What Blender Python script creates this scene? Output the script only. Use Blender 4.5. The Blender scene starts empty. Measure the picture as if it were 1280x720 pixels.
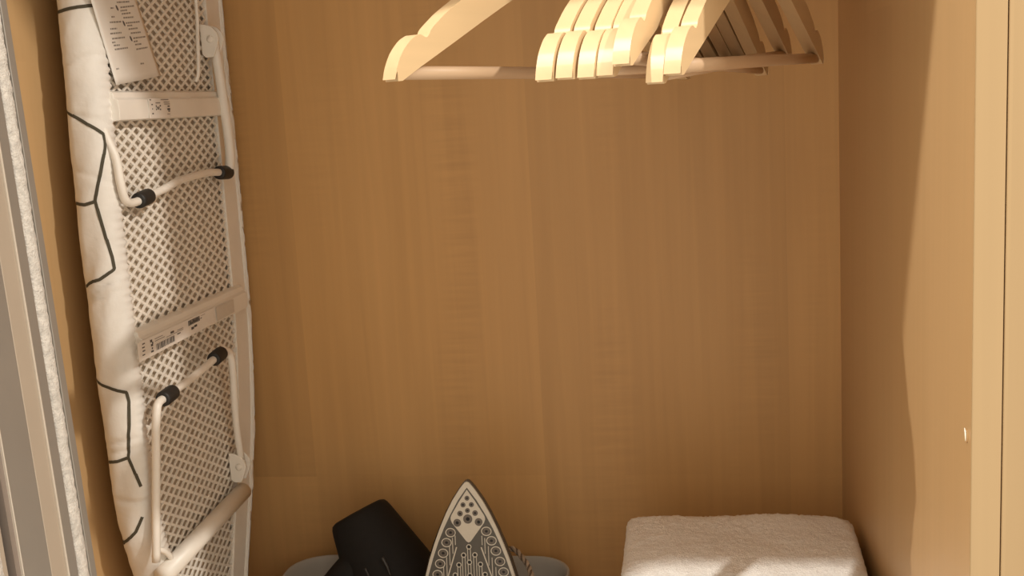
import bpy, math, random
from mathutils import Vector, Matrix, noise
from mathutils.bvhtree import BVHTree

random.seed(7)
scene = bpy.context.scene
COL = scene.collection

# ------------------------------------------------------------------ camera
cam_data = bpy.data.cameras.new('camera')
cam_data.sensor_width = 36.0
cam_data.lens = 36.0 * 1400.0 / 1280.0
cam_data.clip_start = 0.01
cam = bpy.data.objects.new('camera', cam_data)
COL.objects.link(cam)
cx, cy, cz = (Vector((0.9875, 0.1467, -0.0573)), Vector((0.0315, 0.1720, 0.9846)), Vector((0.1543, -0.9741, 0.1653)))
mw = Matrix.Identity(4)
for i in range(3):
    mw[i][0], mw[i][1], mw[i][2] = cx[i], cy[i], cz[i]
mw[0][3], mw[1][3], mw[2][3] = 0.0, -1.31, 0.65
cam.matrix_world = mw
scene.camera = cam

# ------------------------------------------------------------------ world, lamp, exposure
world = bpy.data.worlds.new('room_light')
world.use_nodes = True
bg = world.node_tree.nodes['Background']
bg.inputs['Color'].default_value = (1.0, 0.88, 0.72, 1)
bg.inputs['Strength'].default_value = 1.16
scene.world = world

def downlight(name, loc, aim, energy, col, soft, cone):
    ld = bpy.data.lights.new(name, 'SPOT')
    ld.energy = energy; ld.color = col; ld.spot_size = math.radians(cone); ld.spot_blend = 0.6; ld.shadow_soft_size = soft
    o = bpy.data.objects.new(name, ld)
    o.location = loc
    o.rotation_euler = (Vector(aim) - Vector(loc)).to_track_quat('-Z', 'Y').to_euler()
    COL.objects.link(o)
# ceiling downlights of the room in front of the wardrobe
downlight('ceiling_downlight', (-0.73, -1.126, 2.10), (-0.05, -0.40, 0.4), 118.0, (1.0, 0.95, 0.86), 0.013, 80)
downlight('ceiling_downlight_middle', (0.70, -1.126, 2.10), (-0.05, -0.50, 0.6), 15.0, (1.0, 0.93, 0.82), 0.022, 70)
downlight('ceiling_downlight_beside', (1.70, -1.405, 2.10), (-0.50, -0.33, 0.5), 178.0, (1.0, 0.93, 0.83), 0.03, 70)

vs = scene.view_settings
vs.view_transform = 'Standard'
vs.look = 'None'
vs.gamma = 1.0
vs.use_curve_mapping = False
vs.exposure = 0.0

# ------------------------------------------------------------------ materials
MATS = {}

def new_mat(name):
    m = bpy.data.materials.new(name)
    m.use_nodes = True
    nt = m.node_tree
    b = nt.nodes['Principled BSDF']
    MATS[name] = m
    return m, nt, b

def plain(name, col, rough=0.5, metal=0.0, noise_amt=0.0, noise_scale=200.0, bump=0.0, bump_scale=400.0, spec=0.5):
    m, nt, b = new_mat(name)
    b.inputs['Base Color'].default_value = (*col, 1)
    b.inputs['Roughness'].default_value = rough
    b.inputs['Metallic'].default_value = metal
    b.inputs['Specular IOR Level'].default_value = spec
    tc = nt.nodes.new('ShaderNodeTexCoord')
    if noise_amt > 0:
        n = nt.nodes.new('ShaderNodeTexNoise'); n.inputs['Scale'].default_value = noise_scale
        n.inputs['Detail'].default_value = 4
        nt.links.new(tc.outputs['Object'], n.inputs['Vector'])
        r = nt.nodes.new('ShaderNodeValToRGB')
        r.color_ramp.elements[0].position = 0.3; r.color_ramp.elements[1].position = 0.7
        r.color_ramp.elements[0].color = (*[c * (1 - noise_amt) for c in col], 1)
        r.color_ramp.elements[1].color = (*[min(1, c * (1 + noise_amt)) for c in col], 1)
        nt.links.new(n.outputs['Fac'], r.inputs['Fac'])
        nt.links.new(r.outputs['Color'], b.inputs['Base Color'])
    if bump > 0:
        n2 = nt.nodes.new('ShaderNodeTexNoise'); n2.inputs['Scale'].default_value = bump_scale
        n2.inputs['Detail'].default_value = 3
        nt.links.new(tc.outputs['Object'], n2.inputs['Vector'])
        bp = nt.nodes.new('ShaderNodeBump'); bp.inputs['Strength'].default_value = bump
        bp.inputs['Distance'].default_value = 0.002
        nt.links.new(n2.outputs['Fac'], bp.inputs['Height'])
        nt.links.new(bp.outputs['Normal'], b.inputs['Normal'])
    return m

def wood(name, base, axis='Z', plank=0.098, length=0.62, contrast=0.10, rough=0.42, shift=(0, 0, 0), figure=0.5, grain_dir=None):
    """printed maple laminate: faint staves along `axis`, fine grain, some cross figure"""
    m, nt, b = new_mat(name)
    N, Lk = nt.nodes, nt.links
    tc = N.new('ShaderNodeTexCoord')
    sep = N.new('ShaderNodeSeparateXYZ'); Lk.new(tc.outputs['Object'], sep.inputs[0])
    add = N.new('ShaderNodeMath'); add.operation = 'ADD'
    comb = N.new('ShaderNodeCombineXYZ')
    # along, across
    if axis == 'Z':
        Lk.new(sep.outputs['X'], add.inputs[0]); Lk.new(sep.outputs['Y'], add.inputs[1])
        Lk.new(sep.outputs['Z'], comb.inputs['X'])
    elif axis == 'Y':
        Lk.new(sep.outputs['X'], add.inputs[0]); Lk.new(sep.outputs['Z'], add.inputs[1])
        Lk.new(sep.outputs['Y'], comb.inputs['X'])
    else:
        Lk.new(sep.outputs['Y'], add.inputs[0]); Lk.new(sep.outputs['Z'], add.inputs[1])
        Lk.new(sep.outputs['X'], comb.inputs['X'])
    Lk.new(add.outputs[0], comb.inputs['Y'])
    mp = N.new('ShaderNodeMapping'); mp.inputs['Location'].default_value = shift
    Lk.new(comb.outputs[0], mp.inputs['Vector'])
    br = N.new('ShaderNodeTexBrick')
    br.inputs['Scale'].default_value = 1.0
    br.inputs['Brick Width'].default_value = length
    br.inputs['Row Height'].default_value = plank
    br.inputs['Mortar Size'].default_value = 0.0
    br.inputs['Mortar Smooth'].default_value = 0.0
    br.offset = 0.37; br.offset_frequency = 1; br.squash = 1.0
    br.inputs['Color1'].default_value = (0, 0, 0, 1)
    br.inputs['Color2'].default_value = (1, 1, 1, 1)
    br.inputs['Mortar'].default_value = (0.5, 0.5, 0.5, 1)
    Lk.new(mp.outputs[0], br.inputs['Vector'])
    # grain
    mg = N.new('ShaderNodeMapping'); mg.inputs['Scale'].default_value = (2.2, 75, 1)
    Lk.new(mp.outputs[0], mg.inputs['Vector'])
    g = N.new('ShaderNodeTexNoise'); g.inputs['Scale'].default_value = 1.0; g.inputs['Detail'].default_value = 6
    g.inputs['Distortion'].default_value = 0.6
    Lk.new(mg.outputs[0], g.inputs['Vector'])
    # broad tone
    mb = N.new('ShaderNodeMapping'); mb.inputs['Scale'].default_value = (1.6, 9, 1)
    Lk.new(mp.outputs[0], mb.inputs['Vector'])
    bn = N.new('ShaderNodeTexNoise'); bn.inputs['Scale'].default_value = 1.0; bn.inputs['Detail'].default_value = 2
    Lk.new(mb.outputs[0], bn.inputs['Vector'])
    # cross figure (flame)
    mf = N.new('ShaderNodeMapping'); mf.inputs['Scale'].default_value = (130, 9, 1)
    Lk.new(mp.outputs[0], mf.inputs['Vector'])
    fg = N.new('ShaderNodeTexNoise'); fg.inputs['Scale'].default_value = 1.0; fg.inputs['Detail'].default_value = 3
    fg.inputs['Distortion'].default_value = 0.4
    Lk.new(mf.outputs[0], fg.inputs['Vector'])
    mk = N.new('ShaderNodeMapping'); mk.inputs['Scale'].default_value = (2.0, 11, 1); mk.inputs['Location'].default_value = (3.1, 7.7, 0)
    Lk.new(mp.outputs[0], mk.inputs['Vector'])
    kn = N.new('ShaderNodeTexNoise'); kn.inputs['Scale'].default_value = 1.0; kn.inputs['Detail'].default_value = 1
    Lk.new(mk.outputs[0], kn.inputs['Vector'])
    mkr = N.new('ShaderNodeMapRange'); mkr.inputs['From Min'].default_value = 0.52; mkr.inputs['From Max'].default_value = 0.68
    Lk.new(kn.outputs['Fac'], mkr.inputs['Value'])

    def lin(src, centre, amt):
        s = N.new('ShaderNodeMath'); s.operation = 'SUBTRACT'; s.inputs[1].default_value = centre
        Lk.new(src, s.inputs[0])
        t = N.new('ShaderNodeMath'); t.operation = 'MULTIPLY'; t.inputs[1].default_value = amt
        Lk.new(s.outputs[0], t.inputs[0])
        return t.outputs[0]
    v1 = lin(br.outputs['Color'], 0.5, contrast * 1.0)
    v2 = lin(g.outputs['Fac'], 0.5, contrast * 1.6)
    v3 = lin(bn.outputs['Fac'], 0.5, contrast * 1.7)
    v4 = lin(fg.outputs['Fac'], 0.5, contrast * 2.2 * figure)
    mm = N.new('ShaderNodeMath'); mm.operation = 'MULTIPLY'
    Lk.new(v4, mm.inputs[0]); Lk.new(mkr.outputs[0], mm.inputs[1])
    acc = v1
    for v in (v2, v3, mm.outputs[0]):
        a = N.new('ShaderNodeMath'); a.operation = 'ADD'
        Lk.new(acc, a.inputs[0]); Lk.new(v, a.inputs[1]); acc = a.outputs[0]
    one = N.new('ShaderNodeMath'); one.operation = 'ADD'; one.inputs[1].default_value = 1.0
    Lk.new(acc, one.inputs[0])
    mul = N.new('ShaderNodeVectorMath'); mul.operation = 'SCALE'
    mul.inputs[0].default_value = base
    Lk.new(one.outputs[0], mul.inputs['Scale'])
    # slight hue drift between staves
    mix = N.new('ShaderNodeMix'); mix.data_type = 'RGBA'; mix.blend_type = 'MULTIPLY'
    mix.inputs['Factor'].default_value = 1.0
    rp = N.new('ShaderNodeValToRGB')
    rp.color_ramp.elements[0].color = (1.0, 0.955, 0.88, 1)
    rp.color_ramp.elements[1].color = (1.0, 1.0, 1.0, 1)
    Lk.new(bn.outputs['Fac'], rp.inputs['Fac'])
    Lk.new(mul.outputs[0], mix.inputs['A']); Lk.new(rp.outputs['Color'], mix.inputs['B'])
    Lk.new(mix.outputs['Result'], b.inputs['Base Color'])
    b.inputs['Roughness'].default_value = rough
    b.inputs['Specular IOR Level'].default_value = 0.35
    bp = N.new('ShaderNodeBump'); bp.inputs['Strength'].default_value = 0.05; bp.inputs['Distance'].default_value = 0.001
    Lk.new(g.outputs['Fac'], bp.inputs['Height']); Lk.new(bp.outputs['Normal'], b.inputs['Normal'])
    return m

W_BASE = (0.60, 0.36, 0.150)
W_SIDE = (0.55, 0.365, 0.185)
wood('maple_laminate', W_BASE, 'Z', contrast=0.14, figure=0.9, shift=(0.198, 0.081, 0))
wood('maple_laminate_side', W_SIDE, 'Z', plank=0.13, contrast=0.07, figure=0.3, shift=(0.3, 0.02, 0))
wood('maple_laminate_flat', W_BASE, 'X', contrast=0.07)
wood('maple_edge_dimmed', (0.405, 0.285, 0.155), 'Z', plank=0.4, length=1.1, contrast=0.06, figure=0.1)  # edge-band base darkened to offset strong room light on the front edges
wood('hanger_wood', (0.70, 0.52, 0.31), 'Y', plank=0.3, length=2.0, contrast=0.10, rough=0.38, figure=0.0)
wood('dowel_wood', (0.62, 0.44, 0.29), 'Y', plank=0.3, length=2.0, contrast=0.16, rough=0.45, figure=0.0)
plain('white_enamel', (0.87, 0.83, 0.76), 0.38, noise_amt=0.03, noise_scale=30)
plain('cover_cotton', (0.80, 0.77, 0.72), 0.85, noise_amt=0.03, noise_scale=60, bump=0.35, bump_scale=90, spec=0.2)
plain('pad_felt', (0.62, 0.54, 0.44), 0.95, noise_amt=0.08, noise_scale=300, spec=0.1)
plain('print_line', (0.085, 0.076, 0.054), 0.8, spec=0.2)
plain('black_rubber', (0.018, 0.017, 0.016), 0.55, noise_amt=0.1)
plain('black_plastic', (0.014, 0.0125, 0.0115), 0.72, noise_amt=0.08, bump=0.05, bump_scale=900, spec=0.25)
plain('highlight_grey', (0.04, 0.037, 0.035), 0.4, noise_amt=0.05)  # grey of the painted reflection streaks on the hair dryer
plain('aluminium', (0.36, 0.335, 0.30), 0.42, metal=0.55, noise_amt=0.03, noise_scale=20)
plain('aluminium_brown', (0.25, 0.205, 0.175), 0.5, metal=0.2, noise_amt=0.03)
plain('aluminium_pale', (0.44, 0.37, 0.295), 0.5, metal=0.25, noise_amt=0.03, noise_scale=20)
plain('aluminium_bright', (0.66, 0.60, 0.52), 0.3, metal=0.4, noise_amt=0.02)
plain('dark_groove', (0.03, 0.028, 0.026), 0.7, noise_amt=0.05)
plain('brush_pile', (0.58, 0.545, 0.50), 0.95, noise_amt=0.16, noise_scale=260, bump=0.8, bump_scale=700, spec=0.1)
plain('door_board', (0.42, 0.385, 0.34), 0.5, noise_amt=0.02)
plain('tray_plastic', (0.47, 0.45, 0.41), 0.45, noise_amt=0.02, noise_scale=20)
plain('sole_grey', (0.105, 0.098, 0.086), 0.40, metal=0.3, noise_amt=0.04)
plain('sole_cream', (0.68, 0.645, 0.565), 0.42, noise_amt=0.03)
plain('sole_ring', (0.15, 0.128, 0.11), 0.35, metal=0.4, noise_amt=0.04)
plain('steam_hole_black', (0.006, 0.006, 0.006), 0.6, noise_amt=0.02)
plain('iron_body', (0.10, 0.085, 0.07), 0.25, metal=0.2, noise_amt=0.03)
plain('chrome', (0.80, 0.78, 0.74), 0.14, metal=1.0, noise_amt=0.02)
plain('paper', (0.84, 0.80, 0.74), 0.8, noise_amt=0.02, noise_scale=60, spec=0.2)
plain('sticker_paper', (0.82, 0.77, 0.71), 0.5, noise_amt=0.02)
plain('ink', (0.10, 0.09, 0.085), 0.7, noise_amt=0.05)
plain('ink_faint', (0.30, 0.27, 0.24), 0.7, noise_amt=0.05)
plain('clear_film', (0.66, 0.61, 0.54), 0.35, noise_amt=0.03)
plain('lit_edge_cream', (0.90, 0.88, 0.76), 0.2, noise_amt=0.02)  # pale colour of the painted lit crescent on the screw cap
plain('cord_light', (0.52, 0.42, 0.32), 0.9, noise_amt=0.15, noise_scale=500, bump=0.6, bump_scale=900, spec=0.1)
plain('cord_dark', (0.20, 0.15, 0.11), 0.9, noise_amt=0.15, noise_scale=500, bump=0.6, bump_scale=900, spec=0.1)
plain('terry', (0.93, 0.905, 0.87), 0.97, noise_amt=0.04, noise_scale=350, bump=0.65, bump_scale=620, spec=0.05)
M = MATS

# ------------------------------------------------------------------ mesh helpers
class MB:
    def __init__(self):
        self.v, self.f = [], []

    def add(self, vs_, fs_):
        o = len(self.v)
        self.v += [tuple(p) for p in vs_]
        self.f += [tuple(i + o for i in f) for f in fs_]
        return self

    def box(self, x0, x1, y0, y1, z0, z1):
        v = [(x, y, z) for z in (z0, z1) for y in (y0, y1) for x in (x0, x1)]
        return self.add(v, [(0, 2, 3, 1), (4, 5, 7, 6), (0, 1, 5, 4), (1, 3, 7, 5), (3, 2, 6, 7), (2, 0, 4, 6)])

    def obox(self, c, ux, uy, uz):
        """oriented box, half-axis vectors"""
        c, ux, uy, uz = map(Vector, (c, ux, uy, uz))
        v = [c + ux * i + uy * j + uz * k for k in (-1, 1) for j in (-1, 1) for i in (-1, 1)]
        return self.add(v, [(0, 2, 3, 1), (4, 5, 7, 6), (0, 1, 5, 4), (1, 3, 7, 5), (3, 2, 6, 7), (2, 0, 4, 6)])

    def tube(self, path, r, n=10, cap=True):
        P = [Vector(p) for p in path]
        rr = r if isinstance(r, (list, tuple)) else [r] * len(P)
        ts = []
        for i in range(len(P)):
            a, b = P[max(i - 1, 0)], P[min(i + 1, len(P) - 1)]
            ts.append((b - a).normalized())
        t0 = ts[0]
        up = Vector((0, 0, 1)) if abs(t0.z) < 0.9 else Vector((1, 0, 0))
        nrm = t0.cross(up).normalized()
        vs_, fs_ = [], []
        for i, p in enumerate(P):
            if i:
                q = ts[i - 1].rotation_difference(ts[i]); nrm = (q @ nrm)
                nrm = (nrm - ts[i] * nrm.dot(ts[i])).normalized()
            b = ts[i].cross(nrm)
            for k in range(n):
                a = 2 * math.pi * k / n
                vs_.append(p + (nrm * math.cos(a) + b * math.sin(a)) * rr[i])
        for i in range(len(P) - 1):
            for k in range(n):
                fs_.append((i * n + k, i * n + (k + 1) % n, (i + 1) * n + (k + 1) % n, (i + 1) * n + k))
        if cap:
            fs_.append(tuple(range(n - 1, -1, -1)))
            fs_.append(tuple((len(P) - 1) * n + k for k in range(n)))
        return self.add(vs_, fs_)

    def prism(self, outline, fn0, fn1):
        """outline list of 2-D points; fn0/fn1 map (a,b) to 3-D for both faces"""
        n = len(outline)
        v = [fn0(*p) for p in outline] + [fn1(*p) for p in outline]
        f = [tuple(range(n - 1, -1, -1)), tuple(range(n, 2 * n))]
        f += [(i, (i + 1) % n, n + (i + 1) % n, n + i) for i in range(n)]
        return self.add(v, f)

    def lathe(self, prof, origin, axis, n=32, squash=1.0):
        axis = Vector(axis).normalized(); origin = Vector(origin)
        up = Vector((0, 0, 1)) if abs(axis.z) < 0.9 else Vector((1, 0, 0))
        a1 = axis.cross(up).normalized(); a2 = axis.cross(a1)
        vs_, fs_ = [], []
        for (t, r) in prof:
            for k in range(n):
                a = 2 * math.pi * k / n
                vs_.append(origin + axis * t + a1 * (r * math.cos(a)) + a2 * (r * squash * math.sin(a)))
        for i in range(len(prof) - 1):
            for k in range(n):
                fs_.append((i * n + k, i * n + (k + 1) % n, (i + 1) * n + (k + 1) % n, (i + 1) * n + k))
        fs_.append(tuple(range(n - 1, -1, -1)))
        fs_.append(tuple((len(prof) - 1) * n + k for k in range(n)))
        return self.add(vs_, fs_)

    def mesh(self, name, mat, smooth=False):
        me = bpy.data.meshes.new(name)
        me.from_pydata(self.v, [], self.f)
        me.update()
        import bmesh
        bm = bmesh.new(); bm.from_mesh(me)
        bmesh.ops.recalc_face_normals(bm, faces=bm.faces)
        bm.to_mesh(me); bm.free()
        me.materials.append(M[mat])
        if smooth:
            for p in me.polygons:
                p.use_smooth = True
        return me

    def build(self, name, mat, parent=None, smooth=False, bevel=0.0, segs=2):
        me = self.mesh(name, mat, smooth)
        return link(name, me, parent, bevel, segs)

def link(name, me, parent=None, bevel=0.0, segs=2):
    o = bpy.data.objects.new(name, me)
    COL.objects.link(o)
    if parent is not None:
        o.parent = parent
    if bevel > 0:
        bv = o.modifiers.new('bevel', 'BEVEL')
        bv.width = bevel; bv.segments = segs; bv.limit_method = 'ANGLE'; bv.angle_limit = math.radians(40)
        o.modifiers.new('wn', 'WEIGHTED_NORMAL')
        for p in me.polygons:
            p.use_smooth = True
    return o

def auto_smooth(o, deg=40):
    for p in o.data.polygons:
        p.use_smooth = True
    import bmesh
    bm = bmesh.new(); bm.from_mesh(o.data)
    for e in bm.edges:
        if len(e.link_faces) == 2 and e.calc_face_angle(0) > math.radians(deg):
            e.smooth = False
    bm.to_mesh(o.data); bm.free()
    return o

def empty(name, loc=(0, 0, 0), rot=(0, 0, 0)):
    o = bpy.data.objects.new(name, None)
    o.empty_display_size = 0.05
    o.location = loc; o.rotation_euler = rot
    COL.objects.link(o)
    return o

def tag(o, label, cat, group=None):
    o['label'] = label; o['category'] = cat
    if group:
        o['group'] = group
    return o

def struct(o, label=None):
    o['kind'] = 'structure'
    if label:
        o['label'] = label
    return o

def catmull(pts, per=12, closed=False):
    P = [Vector(p) for p in pts]; n = len(P); out = []
    rng = range(n if closed else n - 1)
    for i in rng:
        p1, p2 = P[i], P[(i + 1) % n]
        p0 = P[(i - 1) % n] if (closed or i > 0) else p1 * 2 - p2
        p3 = P[(i + 2) % n] if (closed or i + 2 < n) else p2 * 2 - p1
        for k in range(per):
            t = k / per
            out.append(0.5 * ((2 * p1) + (p2 - p0) * t + (2 * p0 - 5 * p1 + 4 * p2 - p3) * t * t + (3 * p1 - p0 - 3 * p2 + p3) * t ** 3))
    if not closed:
        out.append(P[-1])
    return out

def resample(pts, step, closed=True):
    P = [Vector(p) for p in pts]
    if closed:
        P = P + [P[0]]
    L = [0]
    for i in range(1, len(P)):
        L.append(L[-1] + (P[i] - P[i - 1]).length)
    n = max(4, int(round(L[-1] / step)))
    out = []; j = 0
    for k in range(n if closed else n + 1):
        s = L[-1] * k / n
        while j < len(L) - 2 and L[j + 1] < s:
            j += 1
        t = (s - L[j]) / max(1e-9, L[j + 1] - L[j])
        out.append(P[j].lerp(P[j + 1], t))
    return out

# ================================================================== THE WARDROBE
XL, XR = -0.596, 0.1743
YF = -0.595
ZT = 1.30
T = 0.018
struct(MB().box(XL - T, 0.95, 0.0, 0.008, -0.10, ZT + 0.1).build('wall_back', 'maple_laminate'), 'maple laminate back panel of the wardrobe')
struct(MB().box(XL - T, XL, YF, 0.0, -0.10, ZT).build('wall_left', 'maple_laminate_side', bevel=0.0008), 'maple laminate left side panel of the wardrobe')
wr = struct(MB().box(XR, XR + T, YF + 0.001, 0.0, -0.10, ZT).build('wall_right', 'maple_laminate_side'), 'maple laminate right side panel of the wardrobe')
MB().box(XR, XR + T, YF - 0.0005, YF + 0.001, -0.10, ZT).build('edge_band', 'maple_edge_dimmed', wr, bevel=0.0007)
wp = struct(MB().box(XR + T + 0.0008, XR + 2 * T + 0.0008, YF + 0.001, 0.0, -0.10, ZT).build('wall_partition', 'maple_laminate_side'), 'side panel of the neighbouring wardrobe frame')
MB().box(XR + T + 0.0008, XR + 2 * T + 0.0008, YF - 0.0005, YF + 0.001, -0.10, ZT).build('edge_band', 'maple_edge_dimmed', wp, bevel=0.0007)
struct(MB().box(XL, XR, YF, 0.0, -0.022, 0.0).build('floor', 'maple_laminate_flat'), 'maple laminate bottom board of the wardrobe')
struct(MB().box(XL - T, 0.95, YF, 0.0, ZT, ZT + T).build('ceiling', 'maple_laminate_flat'), 'maple laminate top board of the wardrobe')
struct(MB().box(XR + 2 * T + 0.001, 0.95, YF, 0.0, -0.022, 0.0).build('floor_beside', 'maple_laminate_flat'), 'bottom board of the neighbouring frame')
struct(MB().box(-1.25, 0.95, -0.76, YF - 0.002, 1.295, 1.42).build('trim_1', 'aluminium', bevel=0.002), 'top track header of the sliding doors')
struct(MB().box(-1.25, 0.95, -0.76, YF - 0.002, -0.115, -0.102).build('trim_2', 'aluminium', bevel=0.002), 'bottom track of the sliding doors')

# small round cap of a screw hole on the right panel
hc = empty('screw_hole_cap', (XR, -0.583, 0.421))
tor = MB(); ring = []
n1, n2 = 28, 8
for i in range(n1):
    a = 2 * math.pi * i / n1
    for j in range(n2):
        b_ = 2 * math.pi * j / n2
        rr = 0.0040 + 0.0004 * math.cos(b_)
        ring.append((-0.0002 + 0.0004 * math.sin(b_), rr * math.cos(a), rr * math.sin(a)))
tor.add(ring, [(i * n2 + j, ((i + 1) % n1) * n2 + j, ((i + 1) % n1) * n2 + (j + 1) % n2, i * n2 + (j + 1) % n2) for i in range(n1) for j in range(n2)])
tor.build('rim', 'maple_laminate_side', hc, smooth=True)
# cream crescent painted in as the lit front edge of the cap
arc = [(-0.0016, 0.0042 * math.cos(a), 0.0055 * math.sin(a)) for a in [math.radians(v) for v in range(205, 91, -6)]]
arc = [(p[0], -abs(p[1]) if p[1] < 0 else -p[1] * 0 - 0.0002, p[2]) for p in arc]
MB().tube(arc, [0.00018 + 0.00042 * math.sin(math.pi * i / (len(arc) - 1)) for i in range(len(arc))], 8).build('lit_crescent', 'lit_edge_cream', hc, smooth=True)
tag(hc, 'small round screw cap with a painted lit crescent on the right wardrobe panel near its front edge', 'screw cap')

# ---- sliding door on the left, seen end-on
door = struct(empty('door_1', (-0.388, -0.676, -0.10), (0, -0.0325, 0)), 'grey aluminium edge of a sliding door with a white brush seal')
DH = 1.385
def door_bar(nm, mat, x0, x1, ya, yb, bev=0.0006):
    return MB().box(x0, x1, ya + 0.676, yb + 0.676, 0.0, DH).build(nm, mat, door, bevel=bev)
door_bar('door_panel', 'door_board', -0.70, -0.036, -0.712, -0.672)
door_bar('front_lip', 'aluminium_pale', -0.036, -0.004, -0.7338, -0.7286)
door_bar('front_groove', 'dark_groove', -0.036, -0.010, -0.7286, -0.7241, 0.0)
door_bar('front_step', 'aluminium_brown', -0.036, -0.002, -0.7241, -0.7196, 0.0)
door_bar('profile_bead', 'aluminium_bright', -0.030, -0.0004, -0.7196, -0.7186, 0.0003)
door_bar('edge_profile', 'aluminium', -0.036, -0.0015, -0.7186, -0.6900)
door_bar('profile_band', 'aluminium_pale', -0.036, -0.0015, -0.6900, -0.6738)
door_bar('profile_bead', 'aluminium_bright', -0.030, -0.0003, -0.6738, -0.6725, 0.0003)
door_bar('profile_web', 'aluminium', -0.036, -0.0015, -0.6725, -0.6611)
door_bar('seal_groove', 'dark_groove', -0.030, -0.0040, -0.6611, -0.6596, 0.0)
door_bar('rear_flange', 'aluminium', -0.030, -0.0020, -0.6465, -0.6392)
for (ya, yb) in ((-0.6598, -0.6465), (-0.7470, -0.7338)):
    nz, nk = 900, 14
    vs_, fs_ = [], []
    ym = (ya + yb) / 2 + 0.676; hy = (yb - ya) / 2
    for i in range(nz + 1):
        z = DH * i / nz
        for k in range(nk):
            a = 2 * math.pi * k / nk
            w = 1 + 0.13 * noise.noise((z * 330, a * 2.5, ya * 31)) + 0.07 * noise.noise((z * 90, a, 4.2))
            vs_.append((-0.0048 + 0.0040 * math.cos(a) * w, ym + hy * math.sin(a) * w, z))
    for i in range(nz):
        for k in range(nk):
            fs_.append((i * nk + k, i * nk + (k + 1) % nk, (i + 1) * nk + (k + 1) % nk, (i + 1) * nk + k))
    MB().add(vs_, fs_).build('brush_seal', 'brush_pile', door, smooth=True)['label'] = 'fuzzy white brush seal'

# ---- clothes rail
cr = empty('clothes_rail', (-0.22, -0.36, 0.868))
MB().tube([(XL + 0.22 + 0.004, 0, 0), (XR + 0.22 - 0.004, 0, 0)], 0.0125, 24).build('rail', 'chrome', cr, smooth=True)
for x in (XL + 0.22 + 0.0015, XR + 0.22 - 0.0045):
    MB().lathe([(0, 0.024), (0.003, 0.024)], (x, 0, 0), (1, 0, 0), 24).build('end_flange', 'chrome', cr)
tag(cr, 'round chrome clothes rail above the wooden hangers', 'rail')

# ================================================================== HANGERS
HL = 0.215
ZTIP = -0.203            # tip height below the rail centre
half_top = [(0.0, 0.0), (0.0027, 0.008), (0.0084, 0.0175), (0.0168, 0.0255), (0.0225, 0.0288), (0.027, 0.0305), (0.0305, 0.0302), (0.033, 0.0292),
            (0.0358, 0.0290), (0.0385, 0.0312), (0.0413, 0.035), (0.05, 0.0412), (0.0576, 0.0462), (0.0688, 0.0525), (0.10, 0.0685), (0.13, 0.083),
            (0.16, 0.097), (0.185, 0.1075), (0.20, 0.1125), (0.215, 0.1145)]
half_low = [(0.003, -0.0014), (0.0075, -0.0012), (0.0275, 0.0085), (0.066, 0.0262), (0.10, 0.0420), (0.13, 0.0556), (0.16, 0.068), (0.185, 0.0765), (0.20, 0.0800), (0.215, 0.0815)]
half_top = [(p.x, p.y) for p in catmull([(a, b_, 0) for a, b_ in half_top], 3)]
outl = [(-HL + s, z) for s, z in half_top] + [(HL - s, z) for s, z in reversed(half_top[:-1])]
outl += [(HL - s, z) for s, z in half_low] + [(-HL + s, z) for s, z in reversed(half_low[:-1])]
TH = 0.0058
hm = MB(); n = len(outl)
# build as strips (top vs low) to keep faces clean
def interp(tab, s):
    for i in range(len(tab) - 1):
        if tab[i][0] <= s <= tab[i + 1][0]:
            t = (s - tab[i][0]) / (tab[i + 1][0] - tab[i][0]); return tab[i][1] + t * (tab[i + 1][1] - tab[i][1])
    return tab[0][1] if s < tab[0][0] else tab[-1][1]
ss = sorted(set([p[0] for p in half_top] + [p[0] for p in half_low]))
rows = []
for sgn in (-1, 1):
    seq = ss if sgn < 0 else list(reversed(ss[:-1]))
    for s in seq:
        zt = interp(half_top, s); zl = interp(half_low, s) if s >= 0.003 else zt - (0.0002 + s * 0.9)
        rows.append((sgn * (HL - s), zt, zl))
hv, hf = [], []
for (y, zt, zl) in rows:
    hv += [(-TH, y, zl + ZTIP), (TH, y, zl + ZTIP), (TH, y, zt + ZTIP), (-TH, y, zt + ZTIP)]
for i in range(len(rows) - 1):
    a, b_ = i * 4, (i + 1) * 4
    for k in range(4):
        hf.append((a + k, a + (k + 1) % 4, b_ + (k + 1) % 4, b_ + k))
hf.append((3, 2, 1, 0)); e = (len(rows) - 1) * 4; hf.append((e, e + 1, e + 2, e + 3))
hanger_mesh = MB().add(hv, hf).mesh('shoulder_frame', 'hanger_wood')
bar_mesh = MB().tube([(0, -HL + 0.012, ZTIP + 0.0045), (0, -0.1, ZTIP + 0.0047), (0, 0.1, ZTIP + 0.0047), (0, HL - 0.012, ZTIP + 0.0045)], 0.0048, 16).mesh('trouser_bar', 'dowel_wood', True)
hook = [(0, 0, ZTIP + 0.100), (0, 0, ZTIP + 0.150)]
hp = [Vector((0, 0, ZTIP + 0.10)), Vector((0, 0, ZTIP + 0.155)), Vector((0, 0.006, ZTIP + 0.172))]
for k in range(0, 13):
    a = math.radians(-62 + k * 22)
    hp.append(Vector((0, 0.0155 * math.cos(a), 0.0155 * math.sin(a) - 0.0013)))
hook_mesh = MB().tube(catmull(hp, 3), 0.0017, 8).mesh('hook', 'chrome', True)
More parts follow.
